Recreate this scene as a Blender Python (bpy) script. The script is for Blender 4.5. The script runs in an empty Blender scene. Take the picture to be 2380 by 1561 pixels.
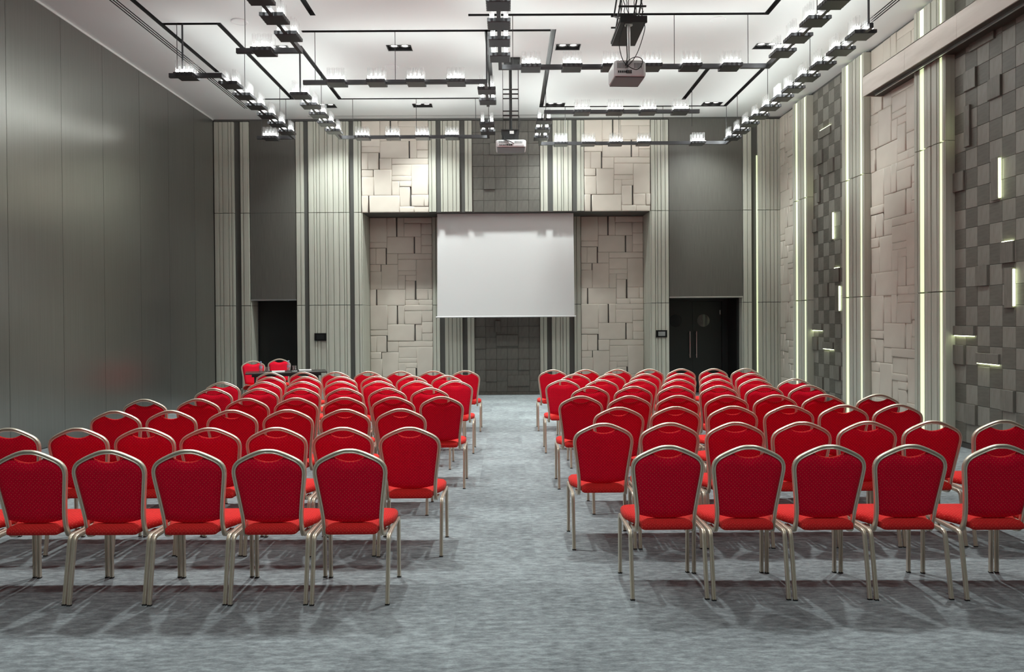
import bpy, math, random
from mathutils import Vector, Matrix

random.seed(7)
SC = bpy.context.scene
COL = SC.collection
PI = math.pi

# ------------------------------------------------------------------ camera
F_PX, W_PX = 1750.0, 2380.0
cam_d = bpy.data.cameras.new('camera')
cam_d.sensor_fit = 'HORIZONTAL'
cam_d.sensor_width = 36.0
cam_d.lens = F_PX / W_PX * 36.0
cam_d.shift_y = -23.75 / W_PX
cam_d.clip_end = 200
cam = bpy.data.objects.new('camera', cam_d)
COL.objects.link(cam)
cam.matrix_world = (Matrix.Translation((0, 0, 1.71)) @ Matrix.Rotation(-.0057, 4, 'Z')
                    @ Matrix.Rotation(PI / 2 - .009, 4, 'X') @ Matrix.Rotation(-.007, 4, 'Z'))
SC.camera = cam

# ------------------------------------------------------------------ world, exposure
world = bpy.data.worlds.new('world')
SC.world = world
world.use_nodes = True
world.node_tree.nodes['Background'].inputs[0].default_value = (.8, .85, 1, 1)
world.node_tree.nodes['Background'].inputs[1].default_value = .05
SC.view_settings.view_transform = 'Standard'
SC.view_settings.look = 'None'
SC.view_settings.gamma = 1.0
SC.view_settings.use_curve_mapping = False
SC.view_settings.exposure = 0.47
try:
    SC.cycles.use_denoising = True
    SC.cycles.denoiser = 'OPENIMAGEDENOISE'
    SC.cycles.caustics_reflective = False
    SC.cycles.caustics_refractive = False
    SC.cycles.sample_clamp_indirect = 4.0
    SC.cycles.max_bounces = 8
    SC.cycles.diffuse_bounces = 4
    SC.cycles.transparent_max_bounces = 24
    SC.cycles.use_light_tree = True
except Exception:
    pass

POD_W = 2.9          # watts of one chandelier lamp cluster
SPOT_W = 330.0       # watts of one recessed downlight
SPOT_REAR_FILL_W = 100.0   # unseen rows behind the seating, added as dim fill for the chair backs
LED_S = .6          # strength of the wall LED strips

# ------------------------------------------------------------------ materials
def mat(name, color, rough=.6, metal=0.0, spec=.5, emit=None, estr=0.0, sheen=0.0):
    m = bpy.data.materials.new(name)
    m.use_nodes = True
    b = m.node_tree.nodes['Principled BSDF']
    b.inputs['Base Color'].default_value = (*color, 1)
    b.inputs['Roughness'].default_value = rough
    b.inputs['Metallic'].default_value = metal
    b.inputs['Specular IOR Level'].default_value = spec
    if emit:
        b.inputs['Emission Color'].default_value = (*emit, 1)
        b.inputs['Emission Strength'].default_value = estr
    if sheen:
        b.inputs['Sheen Weight'].default_value = sheen
        b.inputs['Sheen Roughness'].default_value = .5
    return m

def nodes(m):
    t = m.node_tree
    return t, t.nodes, t.links, t.nodes['Principled BSDF']

def noise_color(m, c1, c2, scale=(1, 1, 1), nscale=5.0, detail=4.0, lo=.35, hi=.65, coord='Object', bump=0.0, rnd=0.0):
    """mix two colours by a stretched noise; optional bump and a per-object value shift"""
    t, n, l, b = nodes(m)
    tc = n.new('ShaderNodeTexCoord'); mp = n.new('ShaderNodeMapping')
    mp.inputs['Scale'].default_value = scale
    nz = n.new('ShaderNodeTexNoise'); nz.inputs['Scale'].default_value = nscale; nz.inputs['Detail'].default_value = detail
    rp = n.new('ShaderNodeMapRange'); rp.inputs[1].default_value = lo; rp.inputs[2].default_value = hi
    mx = n.new('ShaderNodeMix'); mx.data_type = 'RGBA'
    mx.inputs[6].default_value = (*c1, 1); mx.inputs[7].default_value = (*c2, 1)
    l.new(tc.outputs[coord], mp.inputs[0]); l.new(mp.outputs[0], nz.inputs[0])
    l.new(nz.outputs[0], rp.inputs[0]); l.new(rp.outputs[0], mx.inputs[0])
    out = mx.outputs[2]
    if rnd:
        oi = n.new('ShaderNodeObjectInfo'); r2 = n.new('ShaderNodeMapRange')
        r2.inputs[3].default_value = 1 - rnd; r2.inputs[4].default_value = 1 + rnd
        hv = n.new('ShaderNodeHueSaturation')
        l.new(oi.outputs['Random'], r2.inputs[0]); l.new(r2.outputs[0], hv.inputs['Value'])
        l.new(out, hv.inputs['Color']); out = hv.outputs[0]
    l.new(out, b.inputs['Base Color'])
    if bump:
        bp = n.new('ShaderNodeBump'); bp.inputs['Strength'].default_value = bump; bp.inputs['Distance'].default_value = .01
        l.new(nz.outputs[0], bp.inputs['Height']); l.new(bp.outputs[0], b.inputs['Normal'])
    return m

M = {}
M['ceiling'] = mat('white_paint', (.76, .78, .765), .9)
M['black'] = mat('black_metal', (.018, .018, .018), .5)
M['slot'] = mat('slot_metal', (.045, .045, .045), .35, .3)
M['fixture'] = mat('bronze_black_metal', (.06, .06, .064), .35, .5)
M['backing'] = mat('dark_reveal', (.085, .085, .078), .55)
M['plank'] = noise_color(mat('fluted_veneer', (.5, .5, .43), .45), (.465, .466, .395), (.52, .52, .445), (14, 14, .3), 3, 3, rnd=.05)
M['fabric_wall'] = noise_color(mat('partition_fabric', (.15, .14, .12), .275, .75, .8), (.255, .252, .232), (.275, .272, .252), (12, 12, .3), 3, 3, rnd=.015)
M['overdoor'] = noise_color(mat('overdoor_fabric', (.11, .105, .09), .5), (.095, .09, .078), (.12, .115, .1), (40, 40, .8), 3, 3, rnd=.03)
M['pad'] = noise_color(mat('upholstery', (.62, .55, .47), .42), (.60, .545, .47), (.65, .595, .515), (1, 1, 1), 2.5, 2, rnd=.045)
M['tile_dark'] = noise_color(mat('veneer_tile_sheen_low', (.12, .115, .1), .5), (.112, .106, .088), (.145, .138, .116), (3, 3, 14), 2.2, 5, rnd=.08)  # same veneer where the grain shows little sheen, put into a darker colour
M['tile_light'] = noise_color(mat('veneer_tile_sheen_high', (.2, .19, .165), .5), (.215, .206, .178), (.262, .252, .22), (14, 14, 3), 2.2, 5, rnd=.08)  # same veneer with its grain sheen painted in as a lighter colour
M['tile_niche'] = noise_color(mat('umber_veneer_tile', (.12, .115, .1), .5), (.105, .1, .085), (.14, .133, .115), (14, 14, 3), 2.2, 5, rnd=.1)
M['tile_mid'] = noise_color(mat('raised_veneer_tile', (.15, .14, .12), .5), (.16, .15, .128), (.2, .188, .162), (14, 14, 3), 2.2, 5, rnd=.06)
M['led_line'] = mat('led_line', (.9, .95, .8), .5, emit=(.88, 1.0, .58), estr=6)
M['led'] = mat('led_strip', (.9, .95, .8), .5, emit=(.80, .93, .52), estr=LED_S)
M['bulb'] = mat('bulb', (1, 1, 1), .5, emit=(1, .98, .95), estr=14)
M['lamp'] = mat('downlight_lens', (1, 1, 1), .5, emit=(1, .97, .92), estr=5)
M['screen'] = mat('projection_cloth', (.78, .78, .77), .9)
M['white'] = mat('white_plastic', (.8, .8, .8), .4)
M['grey'] = mat('grey_plastic', (.19, .21, .21), .5)
M['silver'] = mat('silver_metal', (.75, .75, .74), .3, .9)
M['champagne'] = mat('champagne_metal', (.78, .70, .575), .36, .65)
M['rubber'] = mat('black_rubber', (.02, .02, .02), .8)
M['door'] = mat('black_door', (.012, .014, .013), .35)
M['porthole'] = mat('dark_glass', (.02, .022, .022), .05, 0, .8)
M['table'] = mat('dark_table_laminate', (.03, .028, .025), .3)
M['paper'] = mat('white_paper', (.85, .85, .82), .8)
M['display'] = mat('grey_display', (.25, .26, .25), .25)
M['gloss_black'] = mat('gloss_black', (.01, .01, .01), .15)
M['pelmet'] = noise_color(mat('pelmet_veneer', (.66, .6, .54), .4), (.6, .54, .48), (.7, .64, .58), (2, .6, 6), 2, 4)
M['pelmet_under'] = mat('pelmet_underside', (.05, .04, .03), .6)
M['cap'] = mat('blue_cap', (.25, .35, .6), .4)

def glass_mat(name, tint=(1, 1, 1), gloss=.12, frost=.05):
    m = bpy.data.materials.new(name); m.use_nodes = True
    n, l = m.node_tree.nodes, m.node_tree.links
    n.clear()
    o = n.new('ShaderNodeOutputMaterial'); mx = n.new('ShaderNodeMixShader')
    tr = n.new('ShaderNodeBsdfTransparent'); tr.inputs[0].default_value = (*tint, 1)
    gl = n.new('ShaderNodeBsdfGlossy'); gl.inputs['Roughness'].default_value = .08
    fr = n.new('ShaderNodeLayerWeight'); fr.inputs[0].default_value = .35
    mr = n.new('ShaderNodeMapRange'); mr.inputs[3].default_value = gloss * .3; mr.inputs[4].default_value = min(.9, gloss * 5)
    l.new(fr.outputs['Facing'], mr.inputs[0]); l.new(mr.outputs[0], mx.inputs[0])
    df = n.new('ShaderNodeBsdfDiffuse'); m2 = n.new('ShaderNodeMixShader'); m2.inputs[0].default_value = frost
    l.new(tr.outputs[0], m2.inputs[1]); l.new(df.outputs[0], m2.inputs[2])
    l.new(m2.outputs[0], mx.inputs[1]); l.new(gl.outputs[0], mx.inputs[2]); l.new(mx.outputs[0], o.inputs[0])
    return m
M['glass'] = glass_mat('clear_glass', gloss=.06, frost=.035)
M['bottle'] = glass_mat('bottle_plastic', (.86, .83, .92), .14, .2)

def dotted(name, base, dot, axes, pitch):
    """woven red cloth with a lattice of small gold dots"""
    m = mat(name, base, .85, spec=.15)
    t, n, l, b = nodes(m)
    tc = n.new('ShaderNodeTexCoord'); sp = n.new('ShaderNodeSeparateXYZ')
    l.new(tc.outputs['Object'], sp.inputs[0])
    cs = []
    comb = n.new('ShaderNodeMath'); comb.operation = 'MULTIPLY_ADD'; comb.inputs[1].default_value = axes[3]
    l.new(sp.outputs[axes[2]], comb.inputs[0]); l.new(sp.outputs[axes[1]], comb.inputs[2])
    for src in (sp.outputs[axes[0]], comb.outputs[0]):
        mu = n.new('ShaderNodeMath'); mu.operation = 'MULTIPLY'; mu.inputs[1].default_value = PI / pitch
        l.new(src, mu.inputs[0])
        c = n.new('ShaderNodeMath'); c.operation = 'COSINE'; l.new(mu.outputs[0], c.inputs[0]); cs.append(c)
    pr = n.new('ShaderNodeMath'); pr.operation = 'MULTIPLY'
    l.new(cs[0].outputs[0], pr.inputs[0]); l.new(cs[1].outputs[0], pr.inputs[1])
    mr = n.new('ShaderNodeMapRange'); mr.inputs[1].default_value = .88; mr.inputs[2].default_value = .95
    l.new(pr.outputs[0], mr.inputs[0])
    nz = n.new('ShaderNodeTexNoise'); nz.inputs['Scale'].default_value = 90; nz.inputs['Detail'].default_value = 2
    l.new(tc.outputs['Object'], nz.inputs[0])
    m1 = n.new('ShaderNodeMix'); m1.data_type = 'RGBA'
    m1.inputs[6].default_value = (*[c * .8 for c in base], 1); m1.inputs[7].default_value = (*[c * 1.2 for c in base], 1)
    l.new(nz.outputs[0], m1.inputs[0])
    m2 = n.new('ShaderNodeMix'); m2.data_type = 'RGBA'; m2.inputs[7].default_value = (*dot, 1)
    l.new(mr.outputs[0], m2.inputs[0]); l.new(m1.outputs[2], m2.inputs[6]); l.new(m2.outputs[2], b.inputs['Base Color'])
    return m
M['red_back'] = dotted('red_dotted_cloth_back', (.88, .002, .034), (.95, .3, .18), (0, 2, 1, .0), .0118)
M['red_lit'] = dotted('red_dotted_cloth_lit', (.76, .024, .026), (.95, .3, .18), (0, 1, 2, 1.0), .0118)  # same cloth, overhead light on the seats painted in as lighter orange-red
M['red_lit'].node_tree.nodes['Principled BSDF'].inputs['Sheen Weight'].default_value = .25
M['red_lit'].node_tree.nodes['Principled BSDF'].inputs['Sheen Tint'].default_value = (1, .4, .3, 1)

def carpet_mat():
    m = mat('streaked_carpet', (.28, .3, .3), .95)
    t, n, l, b = nodes(m)
    tc = n.new('ShaderNodeTexCoord')
    def nz(scale, ns, det):
        mp = n.new('ShaderNodeMapping'); mp.inputs['Scale'].default_value = scale
        x = n.new('ShaderNodeTexNoise'); x.inputs['Scale'].default_value = ns; x.inputs['Detail'].default_value = det
        x.inputs['Roughness'].default_value = .72
        l.new(tc.outputs['Object'], mp.inputs[0]); l.new(mp.outputs[0], x.inputs[0]); return x
    a = nz((1, 2.8, 1), 11.0, 10); c = nz((1, 1.2, 1), 1.0, 4); d = nz((1, 2.5, 1), 75, 3)
    # carpet tiles half a metre square: each a shade of its own
    ms = n.new('ShaderNodeVectorMath'); ms.operation = 'MULTIPLY'; ms.inputs[1].default_value = (2, 2, 0)
    ad = n.new('ShaderNodeVectorMath'); ad.operation = 'ADD'; ad.inputs[1].default_value = (.62, .3, 0)
    fl = n.new('ShaderNodeVectorMath'); fl.operation = 'FLOOR'
    wn = n.new('ShaderNodeTexWhiteNoise'); wn.noise_dimensions = '2D'
    l.new(tc.outputs['Object'], ms.inputs[0]); l.new(ms.outputs[0], ad.inputs[0]); l.new(ad.outputs[0], fl.inputs[0]); l.new(fl.outputs[0], wn.inputs['Vector'])
    def mul(x, k):
        q = n.new('ShaderNodeMath'); q.operation = 'MULTIPLY'; q.inputs[1].default_value = k; l.new(x, q.inputs[0]); return q.outputs[0]
    def add(x, y):
        q = n.new('ShaderNodeMath'); q.operation = 'ADD'; l.new(x, q.inputs[0]); l.new(y, q.inputs[1]); return q.outputs[0]
    s = add(add(mul(a.outputs[0], .62), mul(c.outputs[0], .22)), add(mul(d.outputs[0], .14), mul(wn.outputs[0], .045)))
    rp = n.new('ShaderNodeValToRGB')
    e = rp.color_ramp.elements
    e[0].position = .38; e[0].color = (.125, .138, .146, 1)
    e[1].position = .63; e[1].color = (.45, .50, .515, 1)
    k = e.new(.5); k.color = (.255, .281, .292, 1)
    l.new(s, rp.inputs[0]); l.new(rp.outputs[0], b.inputs['Base Color'])
    bp = n.new('ShaderNodeBump'); bp.inputs['Strength'].default_value = .35; bp.inputs['Distance'].default_value = .004
    l.new(d.outputs[0], bp.inputs['Height']); l.new(bp.outputs[0], b.inputs['Normal'])
    return m
M['carpet'] = carpet_mat()

# ------------------------------------------------------------------ mesh helpers
class MB:
    def __init__(s): s.v, s.f, s.mi = [], [], []
    def quad(s, a, b, c, d, mi=0):
        i = len(s.v); s.v += [a, b, c, d]; s.f.append((i, i + 1, i + 2, i + 3)); s.mi.append(mi)
    def box(s, x0, x1, y0, y1, z0, z1, mi=0):
        i = len(s.v)
        s.v += [(x0, y0, z0), (x1, y0, z0), (x1, y1, z0), (x0, y1, z0), (x0, y0, z1), (x1, y0, z1), (x1, y1, z1), (x0, y1, z1)]
        for q in ((0, 3, 2, 1), (4, 5, 6, 7), (0, 1, 5, 4), (1, 2, 6, 5), (2, 3, 7, 6), (3, 0, 4, 7)):
            s.f.append(tuple(i + k for k in q)); s.mi.append(mi)
    def rings(s, rings, mi=0, cap0=True, cap1=True):
        """loft closed rings of equal length"""
        i = len(s.v); n = len(rings[0])
        for r in rings: s.v += [tuple(p) for p in r]
        for a in range(len(rings) - 1):
            for k in range(n):
                k2 = (k + 1) % n
                s.f.append((i + a * n + k, i + a * n + k2, i + (a + 1) * n + k2, i + (a + 1) * n + k)); s.mi.append(mi)
        if cap0: s.f.append(tuple(i + k for k in reversed(range(n)))); s.mi.append(mi)
        if cap1: s.f.append(tuple(i + (len(rings) - 1) * n + k for k in range(n))); s.mi.append(mi)
    def lathe(s, prof, cx=0, cy=0, n=12, mi=0, cap0=True, cap1=True):
        s.rings([[(cx + r * math.cos(2 * PI * k / n), cy + r * math.sin(2 * PI * k / n), z) for k in range(n)] for r, z in prof], mi, cap0, cap1)
    def tube(s, pts, r, n=6, mi=0):
        s.sweep(pts, [(r * math.cos(2 * PI * k / n), r * math.sin(2 * PI * k / n)) for k in range(n)], ref=None, mi=mi)
    def sweep(s, pts, prof, ref=(0, 1, 0), side=None, mi=0):
        pts = [Vector(p) for p in pts]; rr = []; prevn = None
        for k, p in enumerate(pts):
            T = (pts[min(k + 1, len(pts) - 1)] - pts[max(k - 1, 0)]).normalized()
            if side is not None:
                S = Vector(side); N = T.cross(S).normalized(); S = N.cross(T).normalized() * 1.0
            else:
                if ref is not None: N0 = Vector(ref)
                elif prevn is not None: N0 = prevn
                else: N0 = Vector((0, 0, 1)) if abs(T.z) < .9 else Vector((1, 0, 0))
                S = T.cross(N0).normalized(); N = S.cross(T).normalized(); prevn = N
            rr.append([p + S * a + N * b for a, b in prof])
        s.rings(rr, mi)
    def mesh(s, name, mats, smooth=None):
        me = bpy.data.meshes.new(name)
        me.from_pydata(s.v, [], s.f)
        for m in mats: me.materials.append(m)
        if len(mats) > 1: me.polygons.foreach_set('material_index', s.mi)
        bm_fix(me)
        if smooth is not None:
            me.polygons.foreach_set('use_smooth', [True] * len(me.polygons))
            me.set_sharp_from_angle(angle=math.radians(smooth))
        me.update()
        return me

import bmesh
def bm_fix(me):
    bm = bmesh.new(); bm.from_mesh(me)
    bmesh.ops.recalc_face_normals(bm, faces=bm.faces)
    bm.to_mesh(me); bm.free()

def link(name, me, parent=None, loc=(0, 0, 0), rot=0.0, label=None, cat=None, group=None, kind=None):
    o = bpy.data.objects.new(name, me); COL.objects.link(o)
    o.location = loc
    if rot: o.rotation_euler = (0, 0, rot)
    if parent is not None: o.parent = parent
    tag(o, label, cat, group, kind)
    return o
def tag(o, label=None, cat=None, group=None, kind=None):
    if label: o['label'] = label
    if cat: o['category'] = cat
    if group: o['group'] = group
    if kind: o['kind'] = kind
def empty(name, loc=(0, 0, 0), rot=0.0, **k):
    o = link(name, None, None, loc, rot, **k); o.empty_display_size = .1
    return o
def copy_tree(o, parent=None):
    c = o.copy(); COL.objects.link(c)
    if parent is not None: c.parent = parent
    for ch in list(o.children): copy_tree(ch, c)
    return c

# ------------------------------------------------------------------ room dimensions
XL, XR, YB, YN, YF, ZC = -6.28, 5.92, 16.2, 17.0, -3.5, 6.03
XC = 5.77            # front face of the pilasters on the right wall

# floor
b = MB(); b.box(XL - .3, XR + .3, YF - .3, YN + .7, -.2, 0)
link('floor', b.mesh('floor', [M['carpet']]), label='grey streaked carpet floor', kind='structure')

# ------------------------------------------------------------------ ceiling with its recessed slots
SW = .04             # half width of the black lighting slots
slots = []
def slot_y(x, y0, y1): slots.append((x - SW, x + SW, y0, y1))
def slot_x(y, x0, x1): slots.append((x0, x1, y - SW, y + SW))
slot_y(-5.01, 5.0, 13.15); slot_x(11.01, -4.97, -4.21); slot_y(-4.17, 10.97, 14.80); slot_x(14.76, -4.76, -4.21)
slot_y(-2.73, 5.0, 10.73)
slot_x(11.32, -3.05, .676); slot_y(-.276, 11.36, 14.80); slot_x(14.77, -3.21, -.316); slot_y(-3.25, 11.9, 14.81)
slot_y(.716, 11.28, 15.43); slot_x(15.39, .756, 4.43); slot_y(4.47, 9.2, 15.43)
slot_x(10.74, -.53, 3.68); slot_y(3.72, 5.0, 10.78); slot_y(3.51, 13.1, 14.95)
diff = []
for xc in (-5.27, 5.34):
    for k in (-1, 0, 1):
        diff.append((xc + k * .045 - .011, xc + k * .045 + .011, 4.0, 15.4))
diff.append((-4.2, 3.0, 15.985, 16.0)); diff.append((-4.2, 3.0, 16.04, 16.05))
DLX, DLY = (-3.63, -1.69, .99, 4.16), (15.25, 12.02, 7.3, 2.25, -1.0)  # last three rows are out of view, added to light the room
down = [(x - .185, x + .185, y - .125, y + .125) for x in DLX for y in DLY]
holes = [(h, .07, 1) for h in slots] + [(h, .05, 1) for h in diff] + [(h, .16, 2) for h in down]
xs = sorted({XL - .3, XR + .3} | {v for h, _, _ in holes for v in h[:2]})
ys = sorted({YF - .3, YN + .7} | {v for h, _, _ in holes for v in h[2:]})
b = MB()
def hole_at(x, y):
    for h, d, m_ in holes:
        if h[0] - 1e-6 < x < h[1] + 1e-6 and h[2] - 1e-6 < y < h[3] + 1e-6: return True
for i in range(len(xs) - 1):
    j = 0
    while j < len(ys) - 1:
        if hole_at((xs[i] + xs[i + 1]) / 2, (ys[j] + ys[j + 1]) / 2): j += 1; continue
        k = j
        while k + 1 < len(ys) - 1 and not hole_at((xs[i] + xs[i + 1]) / 2, (ys[k + 1] + ys[k + 2]) / 2): k += 1
        b.quad((xs[i], ys[j], ZC), (xs[i], ys[k + 1], ZC), (xs[i + 1], ys[k + 1], ZC), (xs[i + 1], ys[j], ZC))
        j = k + 1
b.quad((xs[0], ys[0], ZC + .3), (xs[-1], ys[0], ZC + .3), (xs[-1], ys[-1], ZC + .3), (xs[0], ys[-1], ZC + .3))
ceil_me = bpy.data.meshes.new('ceiling'); ceil_me.from_pydata(b.v, [], b.f); ceil_me.materials.append(M['ceiling'])
ceiling = link('ceiling', ceil_me, label='white ceiling with thin black lighting slots', kind='structure')
def liner(h, d, m_):
    x0, x1, y0, y1 = h; q = MB(); z0, z1 = ZC, ZC + d
    q.quad((x0, y0, z1), (x1, y0, z1), (x1, y1, z1), (x0, y1, z1))
    for a, c in (((x0, y0), (x1, y0)), ((x1, y0), (x1, y1)), ((x1, y1), (x0, y1)), ((x0, y1), (x0, y0))):
        q.quad((*a, z0), (*c, z0), (*c, z1), (*a, z1))
    me = bpy.data.meshes.new('liner'); me.from_pydata(q.v, [], q.f); me.materials.append(m_); return me
for h in slots: link('lighting_slot', liner(h, .07, M['slot']), ceiling)
for h in diff: link('air_slot', liner(h, .05, M['black']), ceiling)

# ------------------------------------------------------------------ walls: the shells
b = MB()
TD = 2.14            # height of the door recesses
Z2 = 4.02            # underside of the header over the stage niche
b.box(XL - .3, -5.52, YB + .06, 17.7, 0, ZC); b.box(-5.52, -4.535, YB + .06, 17.7, TD, ZC); b.box(-4.535, -3.125, YB + .06, 17.7, 0, ZC)
b.box(-3.125, 3.1, YB + .06, 17.7, Z2, ZC)
b.box(-3.125, 3.1, YN + .06, 17.7, 0, Z2)
b.box(3.1, 3.49, YB + .06, 17.7, 0, ZC); b.box(3.49, 5.085, YB + .06, 17.7, TD, ZC); b.box(5.085, XR + .3, YB + .06, 17.7, 0, ZC)
wall_back = link('wall_back', b.mesh('wall_back', [M['backing']]), label='back wall with the projection niche', kind='structure')
b = MB(); b.box(XR, XR + .3, YF, 16.26, 0, ZC)
wall_right = link('wall_right', b.mesh('wall_right', [M['backing']]), label='right wall of lit pilasters, padded bays and tiled bays', kind='structure')
b = MB(); b.box(XL - .3, XL - .03, YF, 16.26, 0, ZC)
wall_left = link('wall_left', b.mesh('wall_left', [M['backing']]), label='left wall of tall grey partition panels', kind='structure')
b = MB(); b.box(XL - .3, XR + .3, YF - .3, YF, 0, ZC)
wall_rear = link('wall_rear', b.mesh('wall_rear', [mat('rear_wall_paint', (.4, .39, .36), .8)]), label='plain wall behind the camera', kind='structure')

# left wall: tall partition panels
seams = [16.19, 15.2, 14.05, 12.95, 11.78, 10.69, 9.52, 8.35, 7.2, 6.05, 4.9, 3.75, 2.6, 1.45, .3, -.85, -2.0, YF]
for y1, y0 in zip(seams[:-1], seams[1:]):
    b = MB(); b.box(XL - .028, XL, y0 + .003, y1 - .003, 0.01, 6.0)
    link('partition_panel', b.mesh('partition_panel', [M['fabric_wall']]), wall_left)
b = MB(); b.box(XL - .03, XL + .012, YF, 16.19, 6.0, ZC)
link('trim_1', b.mesh('trim_1', [mat('white_trim', (.7, .7, .68), .4)]), label='thin pale trim along the top of the left wall', kind='structure')

# ------------------------------------------------------------------ wall cladding, in wall coordinates u (left to right), v (up), w (out)
class Wall:
    def __init__(s, root, plane, right=False, u0=0.0): s.root, s.p, s.r, s.u0 = root, plane, right, u0
    def loc(s, u, v): return (s.p, s.u0 - u, v) if s.r else (u, s.p, v)
    @property
    def rot(s): return -PI / 2 if s.r else 0.0
def put(wall, name, me, u, v, **k): return link(name, me, wall.root, wall.loc(u, v), wall.rot, **k)

TIERS = ((0.0, 2.035), (2.035, 4.02), (4.02, 5.975))
def plank_mesh(w, h, d, nm='plank'):
    b = MB(); c = .005
    ring = [(-w / 2, 0), (-w / 2, -d + c), (-w / 2 + c, -d), (w / 2 - c, -d), (w / 2, -d + c), (w / 2, 0)]
    b.rings([[(x, y, .006) for x, y in ring], [(x, y, h - .006) for x, y in ring]])
    return b.mesh(nm, [M['plank']])
def planks(wall, ua, ub, tiers, d=.06, wmean=.085):
    """upright planks of uneven width filling ua..ub, one set for every tier"""
    n = max(1, round((ub - ua) / wmean))
    rr = [random.choice((.6, .8, 1.0, 1.2, 1.4)) for _ in range(n)]; k = (ub - ua) / sum(rr)
    dd = [d - random.choice((0, 0, .004, .009)) for _ in rr]
    u = ua
    ws = []
    for r_, q in zip(rr, dd):
        ws.append((u + r_ * k / 2, r_ * k - .008, q)); u += r_ * k
    for z0, z1 in tiers:
        for uc, w, q in ws:
            put(wall, 'plank', plank_mesh(w, z1 - z0, q), uc, z0)

# padded module: rectangles measured on one 1.44 x 1.98 m panel (the same panel repeats along the walls)
RECTS = [(135, 440, 95, 520), (135, 440, 525, 620), (135, 240, 630, 908), (244, 420, 630, 908), (135, 322, 915, 1030), (135, 335, 1035, 1345),
         (340, 635, 915, 1345), (444, 612, 95, 425), (635, 750, 95, 425), (755, 1258, 95, 190), (755, 1060, 195, 425), (1065, 1258, 195, 385),
         (1065, 1258, 390, 580), (1065, 1258, 586, 720), (444, 928, 430, 718), (951, 1060, 430, 718), (440, 635, 725, 908), (640, 1258, 725, 822),
         (640, 965, 828, 1015), (640, 965, 1020, 1100), (640, 766, 1105, 1345), (771, 965, 1105, 1195), (771, 943, 1200, 1530), (970, 1258, 828, 1335),
         (970, 1180, 1340, 1530), (1184, 1258, 1340, 1530), (135, 239, 1350, 1629), (262, 766, 1350, 1629), (771, 1010, 1535, 1629), (1015, 1258, 1535, 1629)]
def pad_mesh(w, h, d):
    b = MB()
    def ring(ins, y): return [(-w / 2 + ins, y, -h / 2 + ins), (w / 2 - ins, y, -h / 2 + ins), (w / 2 - ins, y, h / 2 - ins), (-w / 2 + ins, y, h / 2 - ins)]
    i2 = min(.035, min(w, h) * .3)
    tx, tz = random.uniform(-.010, .010), random.uniform(-.012, .012)   # no two pads sit quite flat
    def tl(r): return [(x, y + tx * x + tz * z, z) for x, y, z in r]
    b.rings([ring(0, 0), tl(ring(0, -d + .010)), tl(ring(.004, -d + .005)), tl(ring(i2 * .45, -d + .0012)), tl(ring(i2, -d))], cap0=False)
    return b.mesh('upholstered_pad', [M['pad']], smooth=70)
GAPS = {239, 420, 612, 928, 943}
def fill(x1): return 0 if x1 in GAPS or x1 == 1258 else 4
def padded(wall, ua, ub, z0, z1, rnd):
    sx = (ub - ua) / (1258 - 135); sz = (z1 - z0) / (1629 - 95)
    for x0, x1, y0, y1 in RECTS:
        w, h = (x1 - x0 + fill(x1)) * sx - .001, (y1 - y0 + 5) * sz - .001
        d = rnd.choice((.040, .046, .05, .055))
        put(wall, 'upholstered_pad', pad_mesh(w, h, d), ua + ((x0 + x1 + fill(x1)) / 2 - 135) * sx, z1 - ((y0 + y1) / 2 - 95) * sz)

def tile_mesh(w, h, d, m_, nm='veneer_tile'):
    b = MB(); c = .003
    def ring(ins, y): return [(-w / 2 + ins, y, -h / 2 + ins), (w / 2 - ins, y, -h / 2 + ins), (w / 2 - ins, y, h / 2 - ins), (-w / 2 + ins, y, h / 2 - ins)]
    b.rings([ring(0, 0), ring(0, -d + c), ring(c, -d)], cap0=False)
    return b.mesh(nm, [m_])

# back wall: front plane
wb = Wall(wall_back, YB + .06)
wn = Wall(wall_back, YN + .06)
for ua, ub in ((-6.275, -5.847), (-5.718, -5.525), (-4.53, -4.358), (-4.261, -3.385), (-3.288, -3.125), (3.1, 3.483), (5.088, 5.27), (5.404, 5.91)):
    planks(wb, ua, ub, TIERS)
for ua, ub in ((-1.676, -1.515), (-1.418, -1.007), (-.901, -.742), (.72, .883), (.989, 1.405), (1.507, 1.665)):
    planks(wb, ua, ub, TIERS[2:])
for ua, ub in ((-1.69, -1.527), (-1.42, -1.017), (-.911, -.748), (.728, .892), (.994, 1.397), (1.504, 1.662)):
    planks(wn, ua, ub, TIERS[:2])
# returns of the niche and of the door recesses
def return_planks(x, y0, y1, z1, sgn):
    n = max(1, round((y1 - y0) / .13))
    for t0, t1 in ((0, 2.035), (2.035, 4.02)):
        if t0 >= z1: continue
        for k in range(n):
            a, c = y0 + (y1 - y0) * k / n, y0 + (y1 - y0) * (k + 1) / n
            b = MB(); b.box(min(x, x + sgn * .02), max(x, x + sgn * .02), a + .002, c - .002, t0 + .004, min(t1, z1) - .004)
            link('return_plank', b.mesh('return_plank', [M['plank']]), wall_back)
return_planks(-3.125, YB + .02, YN + .03, 4.02, 1)
return_planks(3.1, YB + .02, YN + .03, 4.02, -1)
return_planks(-5.52, YB + .02, 16.62, TD, 1)
return_planks(5.085, YB + .02, 16.46, TD, -1)
rnd = random.Random(3)
padded(wb, -3.115, -1.682, Z2, 5.975, rnd); padded(wb, 1.672, 3.09, Z2, 5.975, rnd)
for z0, z1 in ((.06, 2.035), (2.035, 4.01)):
    padded(wn, -3.10, -1.697, z0, z1, rnd); padded(wn, 1.668, 3.075, z0, z1, rnd)
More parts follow.
